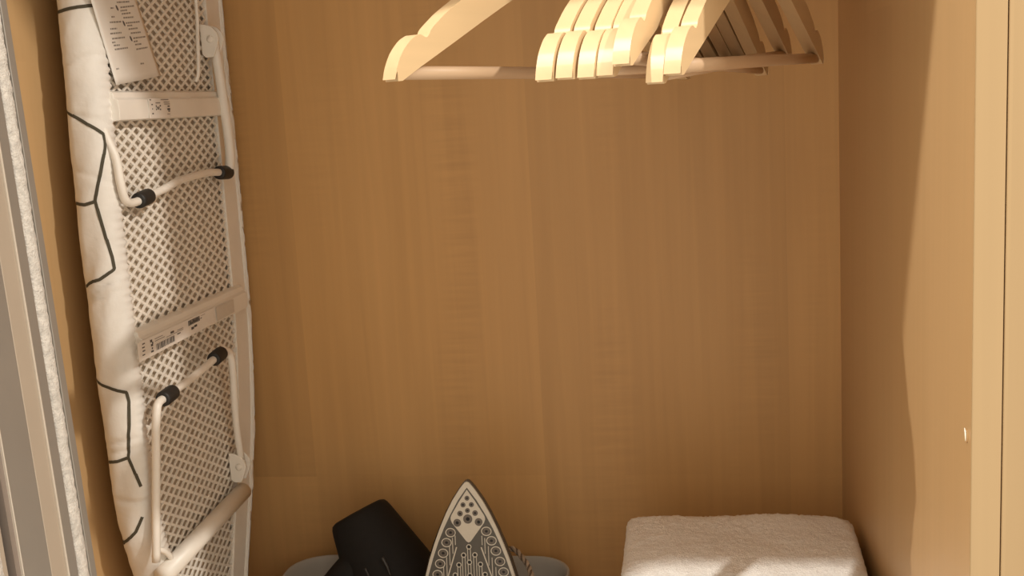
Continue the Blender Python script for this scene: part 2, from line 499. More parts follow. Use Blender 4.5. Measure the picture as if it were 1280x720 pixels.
hangers = [
    # hook x, yaw deg, tip z, label
    (-0.0941, 28.0, 0.6685, 'wooden clothes hanger hanging apart at the far left, showing its broad face'),
    (-0.0325, 15.5, 0.6620, 'pale wooden clothes hanger leftmost in the tight bunch of seven'),
    (-0.0188, 15.5, 0.6625, 'pale wooden clothes hanger, second from the left in the tight bunch'),
    (-0.0047, 15.5, 0.6620, 'pale wooden clothes hanger, third from the left in the tight bunch'),
    (0.0078, 15.5, 0.6625, 'pale wooden clothes hanger, fourth from the left in the bunch, knot at its tip'),
    (0.0224, 16.0, 0.6690, 'wooden clothes hanger, fifth in the bunch, its tip raised above the others'),
    (0.0415, 16.5, 0.6560, 'wooden clothes hanger, second from the right, its tip hanging lowest of all'),
    (0.0634, 19.0, 0.6610, 'rightmost wooden clothes hanger, face toward the right panel'),
]
hanger_objs = []
for i, (hx, yaw, zt, lab) in enumerate(hangers):
    r = empty('clothes_hanger', (hx, -0.36, 0.868))
    r.rotation_euler = (math.atan((0.665 - zt) / HL), 0, math.radians(-yaw))
    tag(r, lab, 'hanger', 'wooden hangers on the rail')
    fr = link('shoulder_frame', hanger_mesh, r, bevel=0.0016, segs=3)
    link('trouser_bar', bar_mesh, r)
    link('hook', hook_mesh, r)
    hanger_objs.append(r)

# ================================================================== IRONING BOARD
ib = empty('ironing_board', (-0.55, -0.19, 0.0))
IBO = Vector(ib.location)
tag(ib, 'white ironing board stood upright against the left panel, mesh underside showing', 'ironing board')

ctrl = [(-0.20, 0.002), (-0.245, 0.014), (-0.275, 0.05), (-0.298, 0.12), (-0.319, 0.20), (-0.333, 0.25), (-0.339, 0.32), (-0.341, 0.42), (-0.341, 0.56),
        (-0.336, 0.67), (-0.331, 0.764), (-0.326, 0.9), (-0.322, 1.03), (-0.305, 1.10), (-0.25, 1.125), (-0.10, 1.125), (-0.04, 1.10), (-0.014, 1.03), (-0.0125, 0.9),
        (-0.0125, 0.786), (-0.0125, 0.6), (-0.016, 0.45), (-0.022, 0.371), (-0.038, 0.284), (-0.062, 0.21), (-0.105, 0.105), (-0.132, 0.05), (-0.16, 0.014)]
loop = resample([(p.x, p.y, 0) for p in catmull([(a, b_, 0) for a, b_ in ctrl], 10, True)], 0.0022)
NL = len(loop)
def nrm2(i, k=6):
    t = loop[(i + k) % NL] - loop[(i - k) % NL]
    return Vector((-t.y, t.x, 0)).normalized()
nrms = [nrm2(i) for i in range(NL)]
ctr = Vector((-0.18, 0.55, 0))
for i in range(NL):
    if nrms[i].dot(loop[i] - ctr) < 0 and abs(nrms[i].dot(loop[i] - ctr)) > 0.01:
        nrms[i] = -nrms[i]
def W(y, z, x):
    return Vector((x, y, z)) - IBO
def poly_inset(d_near, d_far, step=6):
    out = []
    for i in range(0, NL, step):
        p = loop[i]
        w = max(0, min(1, (p.x + 0.30) / 0.24))
        w = w * w * (3 - 2 * w)
        d = d_near * (1 - w) + d_far * w
        q = p - nrms[i] * d
        out.append((q.x, q.y))
    return out
# cover: rounded padded edge swept round the outline, with gathered hem
prof = [(-0.020, -0.5320), (-0.0262, -0.5300), (-0.0268, -0.5285), (-0.024, -0.5270), (-0.020, -0.5262), (-0.015, -0.5262), (-0.010, -0.5275),
        (-0.0058, -0.5302), (-0.0025, -0.5340), (-0.0006, -0.5390), (0.0, -0.5445), (-0.0004, -0.5500), (-0.0018, -0.5555), (-0.0045, -0.5605), (-0.009, -0.5645), (-0.016, -0.567), (-0.026, -0.568)]
vs_, fs_ = [], []
NP = len(prof)
for i in range(NL):
    p, nn = loop[i], nrms[i]
    s = i * 0.0022
    near = max(0, min(1, (-0.22 - p.x) / 0.06))
    for j, (dn, x) in enumerate(prof):
        hem = 1.0 if j in (1, 2, 3) else (0.6 if j in (4, 5) else (0.25 if j in (6, 7) else 0.0))
        if near < 0.5 and dn < -0.012 and j < 5:
            dn = dn * 0.72
        ruff = math.sin(s * 2 * math.pi / 0.0078 + 2.5 * noise.noise((s * 30, 0, 0)))
        ruff *= 0.7 + 0.6 * noise.noise((s * 60, 3, 1))
        pd = p.copy()
        # soft wrinkles of the cloth
        wv = 0.0022 * noise.noise((p.x * 14, p.y * 26 + j * 0.35, j * 0.22)) + 0.0013 * noise.noise((p.x * 30, p.y * 85 + j * 0.5, 7 + j * 0.3))
        kz = 0.0
        for (zc, sl, am) in ((0.712, 0.0016, 0.0020), (0.655, -0.001, 0.0012), (0.505, 0.0035, 0.0030), (0.492, 0.0020, 0.0022), (0.348, 0.001, 0.0020), (0.338, 0.0006, 0.0016), (0.284, -0.0006, 0.0022), (0.60, -0.002, 0.001)):
            dz = p.y - (zc - sl * (j - 8))
            kz -= am * math.exp(-(dz / 0.0028) ** 2) * (1 if 3 < j < 14 else 0.3)
        amp = 1.0 if 3 < j < 15 else 0.4
        q = pd + nn * (dn + (wv + kz) * amp + hem * (0.0004 + 0.0008 * near) * ruff)
        vs_.append(W(q.x, q.y, x - hem * (0.0002 + 0.0014 * near) * ruff - (0.0006 * noise.noise((q.x * 40, q.y * 60, j))) * amp))
for i in range(NL):
    i2 = (i + 1) % NL
    for j in range(NP - 1):
        fs_.append((i * NP + j, i2 * NP + j, i2 * NP + j + 1, i * NP + j + 1))
fs_.append(tuple(i * NP + NP - 1 for i in range(NL)))
cover = MB().add(vs_, fs_)
cover_obj = cover.build('fabric_cover', 'cover_cotton', ib, smooth=True)
cover_obj['label'] = 'white cotton cover with a dark line pattern'
cover_bvh = BVHTree.FromPolygons([Vector(v) for v in cover.v], cover.f)
# felt seen through the mesh
pin = poly_inset(0.018, 0.018)
MB().prism(pin, lambda a, b_: W(a, b_, -0.5362), lambda a, b_: W(a, b_, -0.5475)).build('felt_pad', 'pad_felt', ib)
# rim flange
o1, o2 = poly_inset(0.010, 0.012), poly_inset(0.026, 0.0545)
n = len(o1)
fv = [W(a, b_, -0.5290) for a, b_ in o1] + [W(a, b_, -0.5290) for a, b_ in o2] + [W(a, b_, -0.5345) for a, b_ in o1] + [W(a, b_, -0.5345) for a, b_ in o2]
ff = []
for i in range(n):
    k = (i + 1) % n
    ff += [(i, k, n + k, n + i), (2 * n + i, 3 * n + i, 3 * n + k, 2 * n + k), (n + i, n + k, 3 * n + k, 3 * n + i), (i, 2 * n + i, 2 * n + k, k)]
MB().add(fv, ff).build('rim_flange', 'white_enamel', ib)
# expanded mesh
mp = poly_inset(0.024, 0.050)
def clip_line(y0, z0, dy, dz):
    ts = []
    for i in range(len(mp)):
        a, b_ = mp[i], mp[(i + 1) % len(mp)]
        ex, ez = b_[0] - a[0], b_[1] - a[1]
        det = dy * (-ez) + dz * ex
        if abs(det) < 1e-12:
            continue
        t = ((a[0] - y0) * (-ez) + (a[1] - z0) * ex) / det
        u = (dy * (a[1] - z0) - dz * (a[0] - y0)) / det
        if 0 <= u < 1:
            ts.append(t)
    ts.sort()
    return ts
PY, PZ = 0.0204, 0.01095
msh = MB()
for sg in (-1, 1):
    sl = sg * PZ / PY
    for k in range(-20, 130):
        z0 = k * PZ
        ts = clip_line(-0.18, z0, 1.0, sl)
        for q in range(0, len(ts) - 1, 2):
            ya, yb = -0.18 + ts[q], -0.18 + ts[q + 1]
            za, zb = z0 + sl * ts[q], z0 + sl * ts[q + 1]
            d = Vector((0, yb - ya, zb - za)); Ln = d.length
            if Ln < 0.004:
                continue
            d.normalize()
            w = Vector((0, -d.z, d.y))
            c = W((ya + yb) / 2, (za + zb) / 2, -0.5318 + sg * 0.0002)
            msh.obox(c, d * (Ln / 2), w * 0.00135, Vector((0.0007, 0, 0)))
mo = msh.build('wire_mesh', 'white_enamel', ib)
mo['kind'] = 'stuff'
mo['label'] = 'white diamond steel mesh'

def clip_y(z, d_near=0.026, d_far=0.048):
    """near and far y of the mesh at height z"""
    ys = []
    for i in range(len(mp)):
        a, b_ = mp[i], mp[(i + 1) % len(mp)]
        if (a[1] - z) * (b_[1] - z) <= 0 and a[1] != b_[1]:
            ys.append(a[0] + (z - a[1]) / (b_[1] - a[1]) * (b_[0] - a[0]))
    return min(ys), max(ys)

# cross rails: shallow channel sections
def cross_rail(z0, z1, x_face=-0.519):
    ya, yb = clip_y((z0 + z1) / 2)
    ya -= 0.004; yb += 0.010
    h = z1 - z0
    pr = [(-0.5325, z0), (-0.525, z0 + 0.0006), (x_face, z0 + 0.0012), (x_face + 0.0008, z0 + 0.35 * h), (x_face, z0 + 0.70 * h), (-0.5225, z0 + 0.76 * h), (-0.5235, z0 + 0.94 * h), (-0.5285, z1), (-0.5325, z1)]
    mb = MB()
    mb.prism(pr, lambda x, z: W(ya, z, x), lambda x, z: W(yb, z, x))
    return mb.build('cross_rail', 'white_enamel', ib, bevel=0.0008)
cross_rail(0.6510, 0.6800)
cross_rail(0.4230, 0.4520)
cross_rail(0.93, 0.958)

# stickers
def sticker(name, quad, x, marks, faint=()):
    """quad corner (y,z): lower-left, lower-right, upper-right, upper-left; marks in 0..1"""
    q = [Vector((a, b_)) for a, b_ in quad]
    def P(u, v, dx=0.0):
        a = q[0].lerp(q[1], u); c = q[3].lerp(q[2], u); r = a.lerp(c, v)
        return W(r.x, r.y, x + dx)
    s = MB()
    s.add([P(0, 0, -0.0003), P(1, 0, -0.0003), P(1, 1, -0.0003), P(0, 1, -0.0003), P(0, 0, 0.0004), P(1, 0, 0.0004), P(1, 1, 0.0004), P(0, 1, 0.0004)],
          [(3, 2, 1, 0), (4, 5, 6, 7), (0, 1, 5, 4), (1, 2, 6, 5), (2, 3, 7, 6), (3, 0, 4, 7)])
    so = s.build(name, 'sticker_paper', ib)
    for mat, lst, nm in (('ink', marks, 'printed_marks'), ('ink_faint', faint, 'faint_print')):
        if not lst:
            continue
        k = MB()
        for (u0, u1, v0, v1) in lst:
            k.add([P(u0, v0, 0.0006), P(u1, v0, 0.0006), P(u1, v1, 0.0006), P(u0, v1, 0.0006)], [(0, 1, 2, 3)])
        k.build(nm, mat, so)
    return so
marks1 = [(0.04, 0.10, 0.90, 0.96), (0.10, 0.17, 0.66, 0.72), (0.12, 0.16, 0.44, 0.50), (0.11, 0.18, 0.20, 0.27),
          (0.30, 0.34, 0.55, 0.66), (0.34, 0.48, 0.52, 0.57), (0.30, 0.34, 0.40, 0.48), (0.36, 0.46, 0.44, 0.50), (0.48, 0.54, 0.40, 0.47), (0.48, 0.54, 0.58, 0.66),
          (0.86, 0.96, 0.55, 0.62), (0.84, 0.98, 0.38, 0.48), (0.88, 0.96, 0.30, 0.36)]
faint1 = [(0.30, 0.52, 0.74, 0.80), (0.55, 0.92, 0.90, 0.95), (0.68, 0.96, 0.78, 0.82), (0.70, 0.98, 0.68, 0.72), (0.82, 0.95, 0.16, 0.20)]
sticker('care_sticker', [(-0.2580, 0.6525), (-0.2115, 0.6525), (-0.2100, 0.6720), (-0.2570, 0.6720)], -0.5178, marks1, faint1)['label'] = 'square white sticker with small marks'
marks2 = [(0.045, 0.075, 0.80, 0.86), (0.04, 0.07, 0.62, 0.68), (0.04, 0.07, 0.44, 0.50), (0.035, 0.065, 0.24, 0.30),
          (0.135, 0.160, 0.72, 0.86), (0.140, 0.165, 0.50, 0.62), (0.145, 0.160, 0.34, 0.44), (0.135, 0.165, 0.18, 0.28), (0.155, 0.170, 0.60, 0.72)]
ub = 0.20
random.seed(3)
while ub < 0.43:
    w_ = random.choice((0.004, 0.006, 0.010))
    marks2.append((ub, ub + w_, 0.16, 0.50)); ub += w_ + random.choice((0.004, 0.006, 0.008))
marks2 += [(0.385, 0.43, 0.66, 0.78), (0.465, 0.51, 0.44, 0.50), (0.62, 0.78, 0.62, 0.65), (0.62, 0.78, 0.88, 0.91), (0.62, 0.628, 0.62, 0.91), (0.772, 0.78, 0.62, 0.91),
           (0.64, 0.657, 0.66, 0.87), (0.665, 0.676, 0.66, 0.76), (0.685, 0.70, 0.70, 0.87), (0.708, 0.72, 0.66, 0.80), (0.728, 0.742, 0.66, 0.87), (0.75, 0.763, 0.70, 0.84),
           (0.655, 0.69, 0.30, 0.46), (0.695, 0.735, 0.36, 0.50), (0.79, 0.81, 0.70, 0.76)]
faint2 = [(0.19, 0.31, 0.66, 0.70), (0.19, 0.29, 0.78, 0.82), (0.33, 0.55, 0.58, 0.61), (0.47, 0.55, 0.66, 0.70), (0.80, 0.86, 0.86, 0.89), (0.632, 0.77, 0.66, 0.87)]
sticker('barcode_sticker', [(-0.3345, 0.4242), (-0.1560, 0.4262), (-0.1560, 0.4430), (-0.3345, 0.4430)], -0.5175, marks2, faint2)['label'] = 'long white sticker with a barcode and a dark badge'
cs = MB(); cs.add([W(-0.150, 0.4262, -0.5176), W(-0.100, 0.4272, -0.5176), W(-0.100, 0.4420, -0.5176), W(-0.150, 0.4420, -0.5176)], [(0, 1, 2, 3)]); cs.build('clear_sticker', 'clear_film', ib)

# pivot brackets, legs, feet
def bracket(y, z, s=1.0):
    """lug bent out of the rim, its plates square to the board, with a rivet"""
    ol = [(-0.5300, -0.016), (-0.5300, 0.017), (-0.5240, 0.0165), (-0.5160, 0.0135), (-0.5105, 0.007), (-0.5090, 0.0), (-0.5115, -0.008), (-0.5150, -0.016), (-0.5170, -0.020), (-0.5260, -0.020)]
    o = None
    for (ya, yb) in ((-0.0085, -0.0055), (0.0055, 0.0085)):
        mb = MB(); mb.prism(ol, lambda x, b_: W(y + ya, z + b_ * s, -0.530 + (x + 0.530) * s), lambda x, b_: W(y + yb, z + b_ * s, -0.530 + (x + 0.530) * s))
        k = mb.build('pivot_bracket', 'white_enamel', ib, bevel=0.0008, segs=2)
        o = o or k
    MB().lathe([(-0.0165, 0.0036), (0.0, 0.0040), (0.0012, 0.0040), (0.0022, 0.0030)], W(y - 0.0085, z, -0.5185), (0, -1, 0), 20).build('rivet', 'white_enamel', o, smooth=True)
    return o
bracket(-0.081, 0.7365)
bracket(-0.121, 0.2500, 0.95)

xw = -0.505
xa = -0.520
leg1 = [W(-0.327, 0.690, -0.5370), W(-0.3270, 0.660, -0.5350), W(-0.3262, 0.636, -0.5285), W(-0.3255, 0.617, -0.5225), W(-0.3270, 0.596, xa), W(-0.3230, 0.581, xa), W(-0.3150, 0.5750, xa), W(-0.302, 0.5742, xa), W(-0.286, 0.5760, xa), W(-0.241, 0.5812, xa),
        W(-0.207, 0.5865, xa), W(-0.173, 0.5890, xa), W(-0.132, 0.5900, xa), W(-0.108, 0.5890, xa), W(-0.085, 0.5870, xa)]
MB().tube(catmull(leg1, 6), 0.0041, 12).build('wire_leg', 'white_enamel', ib, smooth=True)
leg1b = [W(-0.074, 0.590, -0.517), W(-0.0715, 0.62, -0.516), W(-0.077, 0.69, -0.517), W(-0.0805, 0.736, -0.5185)]
MB().tube(catmull(leg1b, 6), 0.0056, 14).build('tube_leg', 'white_enamel', ib, smooth=True)
leg2 = [W(-0.3374, 0.2240, -0.5225), W(-0.3331, 0.2737, -0.519), W(-0.3308, 0.3218, -0.5145), W(-0.3310, 0.3600, -0.510), W(-0.3300, 0.3745, -0.508), W(-0.3235, 0.3815, -0.508), W(-0.305, 0.3828, -0.508), W(-0.245, 0.3865, -0.508), W(-0.217, 0.3892, -0.508),
        W(-0.181, 0.3932, -0.508), W(-0.162, 0.3947, -0.508), W(-0.151, 0.392, -0.508), W(-0.1455, 0.384, -0.508), W(-0.1430, 0.366, -0.5085), W(-0.1350, 0.31, -0.514), W(-0.1240, 0.257, -0.5175)]
MB().tube(catmull(leg2, 6), 0.0041, 12).build('wire_leg', 'white_enamel', ib, smooth=True)
def foot(p, d, ln, r=0.0078):
    d = Vector(d).normalized()
    o = Vector(p)
    MB().lathe([(-ln, r * 0.8), (-ln + 0.001, r * 0.96), (-ln + 0.003, r), (ln - 0.003, r), (ln - 0.001, r * 0.96), (ln, r * 0.8)], o, d, 24).build('rubber_foot', 'black_rubber', ib, smooth=True)
foot(W(-0.285, 0.5762, xa), (0, 1, 0.12), 0.0122)
foot(W(-0.086, 0.5871, xa), (0, 1, -0.06), 0.0140)
foot(W(-0.304, 0.3829, -0.508), (0, 1, 0.06), 0.0122)
foot(W(-0.180, 0.3933, -0.508), (0, 1, 0.10), 0.0118)
# big cross tube of the lower leg pair
MB().tube([W(-0.325, 0.2040, -0.5235), W(-0.122, 0.2183, -0.5195)], 0.0100, 20).build('cross_tube', 'white_enamel', ib, smooth=True)
MB().lathe([(0, 0.0060), (0.004, 0.0060), (0.005, 0.0045)], W(-0.1205, 0.2184, -0.5195), (0.1, 1, 0.1), 16).build('tube_plug', 'white_enamel', ib, smooth=True)
# upper catch wire and release lever
MB().tube(catmull([W(-0.108, 0.90, -0.5235), W(-0.1065, 0.778, -0.5235), W(-0.1125, 0.735, -0.5235), W(-0.116, 0.70, -0.525), W(-0.1165, 0.690, -0.529)], 5), 0.0021, 10).build('catch_wire', 'white_enamel', ib, smooth=True)
MB().tube(catmull([W(-0.327, 0.2330, -0.526), W(-0.320, 0.2275, -0.522), W(-0.311, 0.2180, -0.521), W(-0.305, 0.2100, -0.524)], 5), 0.0028, 10).build('release_lever', 'white_enamel', ib, smooth=True)

# dark printed lines of the cover (they follow the cloth)
PRINT_LINES = [[(-0.5631, -0.3241, 0.7529), (-0.5431, -0.3322, 0.7553), (-0.5341, -0.3297, 0.7562), (-0.5269, -0.3198, 0.7572), (-0.5273, -0.3197, 0.7665)],
               [(-0.5637, -0.3283, 0.6638), (-0.5544, -0.3345, 0.6587), (-0.5433, -0.3367, 0.6523), (-0.535, -0.3351, 0.6466), (-0.5293, -0.3309, 0.6407), (-0.5288, -0.3304, 0.6344), (-0.5291, -0.3315, 0.6271), (-0.5351, -0.3374, 0.5989), (-0.5401, -0.34, 0.58), (-0.5365, -0.3388, 0.5558), (-0.5314, -0.3372, 0.5268), (-0.5308, -0.3366, 0.5152), (-0.5413, -0.3411, 0.508), (-0.563, -0.3334, 0.4989)],
               [(-0.5632, -0.3327, 0.5781), (-0.5506, -0.3404, 0.5768), (-0.5401, -0.34, 0.5793)],
               [(-0.5629, -0.3345, 0.4085), (-0.5583, -0.3383, 0.4055), (-0.5519, -0.3401, 0.4027), (-0.5412, -0.341, 0.3992), (-0.5331, -0.337, 0.3956), (-0.5322, -0.3361, 0.3862), (-0.5341, -0.337, 0.3642), (-0.5368, -0.3364, 0.3481), (-0.5384, -0.338, 0.3309), (-0.5343, -0.3372, 0.3169), (-0.5314, -0.3339, 0.3002)],
               [(-0.5621, -0.3325, 0.3248), (-0.5487, -0.3389, 0.3277), (-0.5384, -0.338, 0.3309)],
               [(-0.5341, -0.3327, 0.2687), (-0.5422, -0.3335, 0.2537), (-0.5513, -0.3325, 0.2453), (-0.5599, -0.3272, 0.2389), (-0.5588, -0.3284, 0.2428)]]
def ribbon(points, width=0.00155):
    path = resample([W(y, z, x) for (x, y, z) in points], 0.0015, closed=False)
    pos = []
    for p in path:
        loc, nr, idx, dist = cover_bvh.find_nearest(p)
        pos.append(loc)
    mb = MB(); vv = []; ff_ = []
    for i, p in enumerate(pos):
        t = (pos[min(i + 1, len(pos) - 1)] - pos[max(i - 1, 0)]).normalized()
        loc, nr, idx, dist = cover_bvh.find_nearest(p)
        if nr.dot(p - W(-0.18, p.z + IBO.z, -0.547)) < 0:
            nr = -nr
        side = t.cross(nr).normalized()
        base = p + nr * 0.0004
        vv += [base - side * width, base + nr * 0.0002, base + side * width]
    for i in range(len(pos) - 1):
        ff_ += [(i * 3, i * 3 + 1, i * 3 + 4, i * 3 + 3), (i * 3 + 1, i * 3 + 2, i * 3 + 5, i * 3 + 4)]
    return MB().add(vv, ff_).build('printed_line', 'print_line', cover_obj, smooth=True)
for pts in PRINT_LINES:
    ribbon(pts)

# paper leaflet tucked behind the cover
pp = tag(empty('paper_leaflet', (-0.513, -0.29, 0.684)), 'white printed instruction leaflet tucked at the top of the ironing board mesh', 'leaflet')
PO = Vector(pp.location)
q = [Vector(v) for v in ((-0.3304, 0.6842), (-0.2357, 0.6940), (-0.2890, 0.8090), (-0.3720, 0.8010))]
def paper_x(y, z):
    u = (y + 0.3304 + (z - 0.684) * 0.42) / 0.095
    return -0.5165 + 0.0030 * math.cos(u * 2.2 - 1.2) + 0.0035 * max(0, 0.18 - u) ** 1.0 * 2 - 0.002 * (z - 0.69) * 6
def paper_x2(y, z, off=0.0):
    k = 0.5265 / 0.513          # set back to the mesh, tucked under the hem
    return Vector((paper_x(y, z) - 0.0108 + off, -1.31 + (y + 1.31) * k, 0.65 + (z - 0.65) * k)) - PO
pm = MB(); vv = []; ff_ = []; NU, NV = 14, 16
for j in range(NV + 1):
    for i in range(NU + 1):
        a = q[0].lerp(q[1], i / NU); c = q[3].lerp(q[2], i / NU); r = a.lerp(c, j / NV)
        vv.append(paper_x2(r.x, r.y))
for j in range(NV):
    for i in range(NU):
        o = j * (NU + 1) + i
        ff_.append((o, o + 1, o + NU + 2, o + NU + 1))
sheet = pm.add(vv, ff_).build('sheet', 'paper', pp, smooth=True)
sd = sheet.modifiers.new('thick', 'SOLIDIFY'); sd.thickness = 0.00035; sd.offset = -1
bars = [(-0.3116, 0.7596, -0.2859, 0.7622), (-0.3057, 0.7554, -0.2762, 0.7591), (-0.3244, 0.7535, -0.3186, 0.7541), (-0.3064, 0.7523, -0.2931, 0.7539), (-0.3047, 0.7496, -0.2865, 0.7518), (-0.3247, 0.7456, -0.3187, 0.7462),
        (-0.3025, 0.7462, -0.2808, 0.7483), (-0.3285, 0.7406, -0.3064, 0.7425), (-0.2989, 0.7416, -0.269, 0.7447), (-0.2966, 0.7393, -0.2863, 0.7403), (-0.2949, 0.7362, -0.2755, 0.7383), (-0.3288, 0.7347, -0.3168, 0.7358),
        (-0.2915, 0.7327, -0.2697, 0.7348), (-0.3298, 0.7304, -0.3095, 0.7324), (-0.3275, 0.726, -0.3034, 0.7284), (-0.2877, 0.7282, -0.2597, 0.7311), (-0.2875, 0.7251, -0.2792, 0.726), (-0.3283, 0.7225, -0.3225, 0.7232),
        (-0.2854, 0.7224, -0.2711, 0.7237), (-0.326, 0.72, -0.315, 0.7209), (-0.3264, 0.7163, -0.3007, 0.719), (-0.2843, 0.718, -0.2586, 0.7209), (-0.2793, 0.7047, -0.2717, 0.7051), (-0.3266, 0.6988, -0.3212, 0.6994)]
km = MB()
for (ya, za, yb, zb) in bars:
    # broken strokes: short dashes like tiny words
    L_ = yb - ya; s = 0.0; first = True
    while s < L_ - 0.0008:
        w_ = min(random.uniform(0.002, 0.0055), L_ - s)
        t0, t1 = s / L_, (s + w_) / L_
        y0, y1 = ya + L_ * t0, ya + L_ * t1
        z0, z1 = za + (zb - za) * t0, za + (zb - za) * t1
        h = 0.00072
        km.add([paper_x2(y0, z0 - h, 0.0004), paper_x2(y1, z1 - h, 0.0004), paper_x2(y1, z1 + h, 0.0004), paper_x2(y0, z0 + h, 0.0004)], [(0, 1, 2, 3)])
        s += w_ + 0.0007
km.build('text_lines', 'ink_faint', sheet)
for (y, z) in ((-0.3124, 0.7545), (-0.3028, 0.7411), (-0.2925, 0.7276)):
    bl = MB(); pts = []
    for k in range(14):
        a = 2 * math.pi * k / 14
        e1, e2 = 0.0017 * math.cos(a), 0.0030 * math.sin(a)
        pts.append(paper_x2(y + e1 - 0.55 * e2, z + e2 * 0.85 + 0.1 * e1, 0.0005))
    bl.add(pts, [tuple(range(14))]).build('round_mark', 'ink', sheet)

# ================================================================== TRAY
tr = tag(empty('plastic_tray', (-0.325, -0.14, 0.0)), 'light grey plastic tray with rounded corners holding the iron and hair dryer', 'tray')
TO = Vector(tr.location)
def rrect(x0, x1, y0, y1, r, z, seg=10):
    out = []
    for (cx_, cy_, a0) in ((x1 - r, y1 - r, 0), (x0 + r, y1 - r, 90), (x0 + r, y0 + r, 180), (x1 - r, y0 + r, 270)):
        for k in range(seg + 1):
            a = math.radians(a0 + 90 * k / seg)
            out.append(Vector((cx_ + r * math.cos(a), cy_ + r * math.sin(a), z)) - TO)
    return out
X0, X1, Y0, Y1, ZR = -0.4985, -0.1485, -0.275, -0.018, 0.0955
rings = []
def ring_at(inset, z, r):
    rings.append(rrect(X0 + inset, X1 - inset, Y0 + inset, Y1 - inset, max(0.004, r - inset * 0.6), z))
for (ins, z, r) in ((0.020, 0.0005, 0.040), (0.016, 0.003, 0.042), (0.003, ZR - 0.006, 0.046), (0.0, ZR - 0.004, 0.046), (0.0, ZR - 0.0008, 0.046), (0.0006, ZR, 0.046), (0.0022, ZR, 0.046), (0.0030, ZR - 0.001, 0.046), (0.0055, ZR - 0.008, 0.046), (0.019, 0.006, 0.042), (0.024, 0.003, 0.040)):
    ring_at(ins, z, r)
n = len(rings[0]); vv = [p for r_ in rings for p in r_]; ff_ = []
for j in range(len(rings) - 1):
    for i in range(n):
        ff_.append((j * n + i, j * n + (i + 1) % n, (j + 1) * n + (i + 1) % n, (j + 1) * n + i))
ff_.append(tuple(range(n - 1, -1, -1))); ff_.append(tuple((len(rings) - 1) * n + i for i in range(n)))
tb = MB().add(vv, ff_).build('tray_body', 'tray_plastic', tr)
auto_smooth(tb, 50)

# ================================================================== IRON
ti = math.radians(8)
IR = empty('steam_iron', (-0.2450, -0.19229, 0.0120))
tag(IR, 'steam iron standing on its heel in the tray, patterned soleplate facing out', 'iron')
upv = Vector((0, math.sin(ti), math.cos(ti))); bk = Vector((0, math.cos(ti), -math.sin(ti)))
def S(a, b_, d=0.0):
    """soleplate point: a mm across, b mm up from heel, d mm in front of the plate"""
    return Vector((1, 0, 0)) * (a / 1000) + upv * (b_ / 1000) - bk * (d / 1000)
rim = [(0, 231.8), (-2.2, 231.0), (-4.8, 228.3), (-8.2, 224.0), (-16.8, 211.3), (-24.8, 196.4), (-32.6, 179.0), (-38.9, 163.0), (-44.6, 146.8), (-49.7, 129.1), (-54, 108), (-56.5, 85), (-57, 60), (-55, 35), (-50, 16), (-40, 5), (-20, 0.5)]
rim = rim + [(0, 0)] + [(-a, b_) for a, b_ in reversed(rim[1:])]
inn = [(0, 225.4), (-10.3, 211.5), (-19.9, 195.0), (-27.2, 180.7), (-34.2, 164.6), (-40.7, 147.0), (-46.3, 129.1), (-50.4, 108), (-52.8, 85), (-53.2, 60), (-51.3, 38), (-46.5, 20), (-37, 9.5), (-20, 5)]
inn = inn + [(0, 4.5)] + [(-a, b_) for a, b_ in reversed(inn[1:])]
def plate(name, outline, d0, d1, mat, parent, bevel=0.0):
    return MB().prism(outline, lambda a, b_: S(a, b_, d0), lambda a, b_: S(a, b_, d1)).build(name, mat, parent, bevel=bevel)
sole = plate('soleplate', rim, -2.5, 0.0, 'sole_cream', IR, 0.0006)
plate('grey_field', inn, -0.5, 0.25, 'sole_grey', sole)
dia = [(0, 223.2), (-8.6, 210.8), (-18.0, 195.5), (-19.1, 192.8), (-19.2, 190.2), (-17.8, 186.5), (-2.4, 166.3), (0, 165.0), (2.4, 166.3), (17.8, 186.5), (19.2, 190.2), (19.1, 192.8), (18.0, 195.5), (8.6, 210.8)]
plate('diamond_panel', dia, 0.0, 0.6, 'sole_cream', sole)
# skirt and body behind the plate
body = MB(); bv_, bf_ = [], []
levels = [(-2.4, 1.012, 1.2), (-5.5, 1.045, 2.0), (-9, 1.04, 1.6), (-15, 0.98, -1), (-24, 0.90, -8), (-34, 0.78, -18), (-42, 0.60, -30)]
nb = len(rim)
for (d, sc, dy) in levels:
    for (a, b_) in rim:
        bv_.append(S(a * sc, 100 + (b_ - 100) * (sc if b_ < 100 else 1) + (dy if b_ > 100 else 0) * max(0, (b_ - 100) / 132), d))
for j in range(len(levels) - 1):
    for i in range(nb):
        bf_.append((j * nb + i, j * nb + (i + 1) % nb, (j + 1) * nb + (i + 1) % nb, (j + 1) * nb + i))
bf_.append(tuple(range(nb))); bf_.append(tuple((len(levels) - 1) * nb + i for i in range(nb - 1, -1, -1)))
ibody = body.add(bv_, bf_).build('body', 'iron_body', IR); auto_smooth(ibody, 35)
hand = [S(0, 160, -30), S(0, 164, -58), S(0, 148, -80), S(0, 105, -86), S(0, 58, -82), S(0, 28, -66), S(0, 20, -34)]
MB().tube(catmull(hand, 6), 0.0145, 16).build('handle', 'black_plastic', IR, smooth=True)
def disc(mb, a, b_, rx, ry, d, n=18):
    mb.add([S(a + rx * math.cos(2 * math.pi * k / n), b_ + ry * math.sin(2 * math.pi * k / n), d) for k in range(n)], [tuple(range(n))])
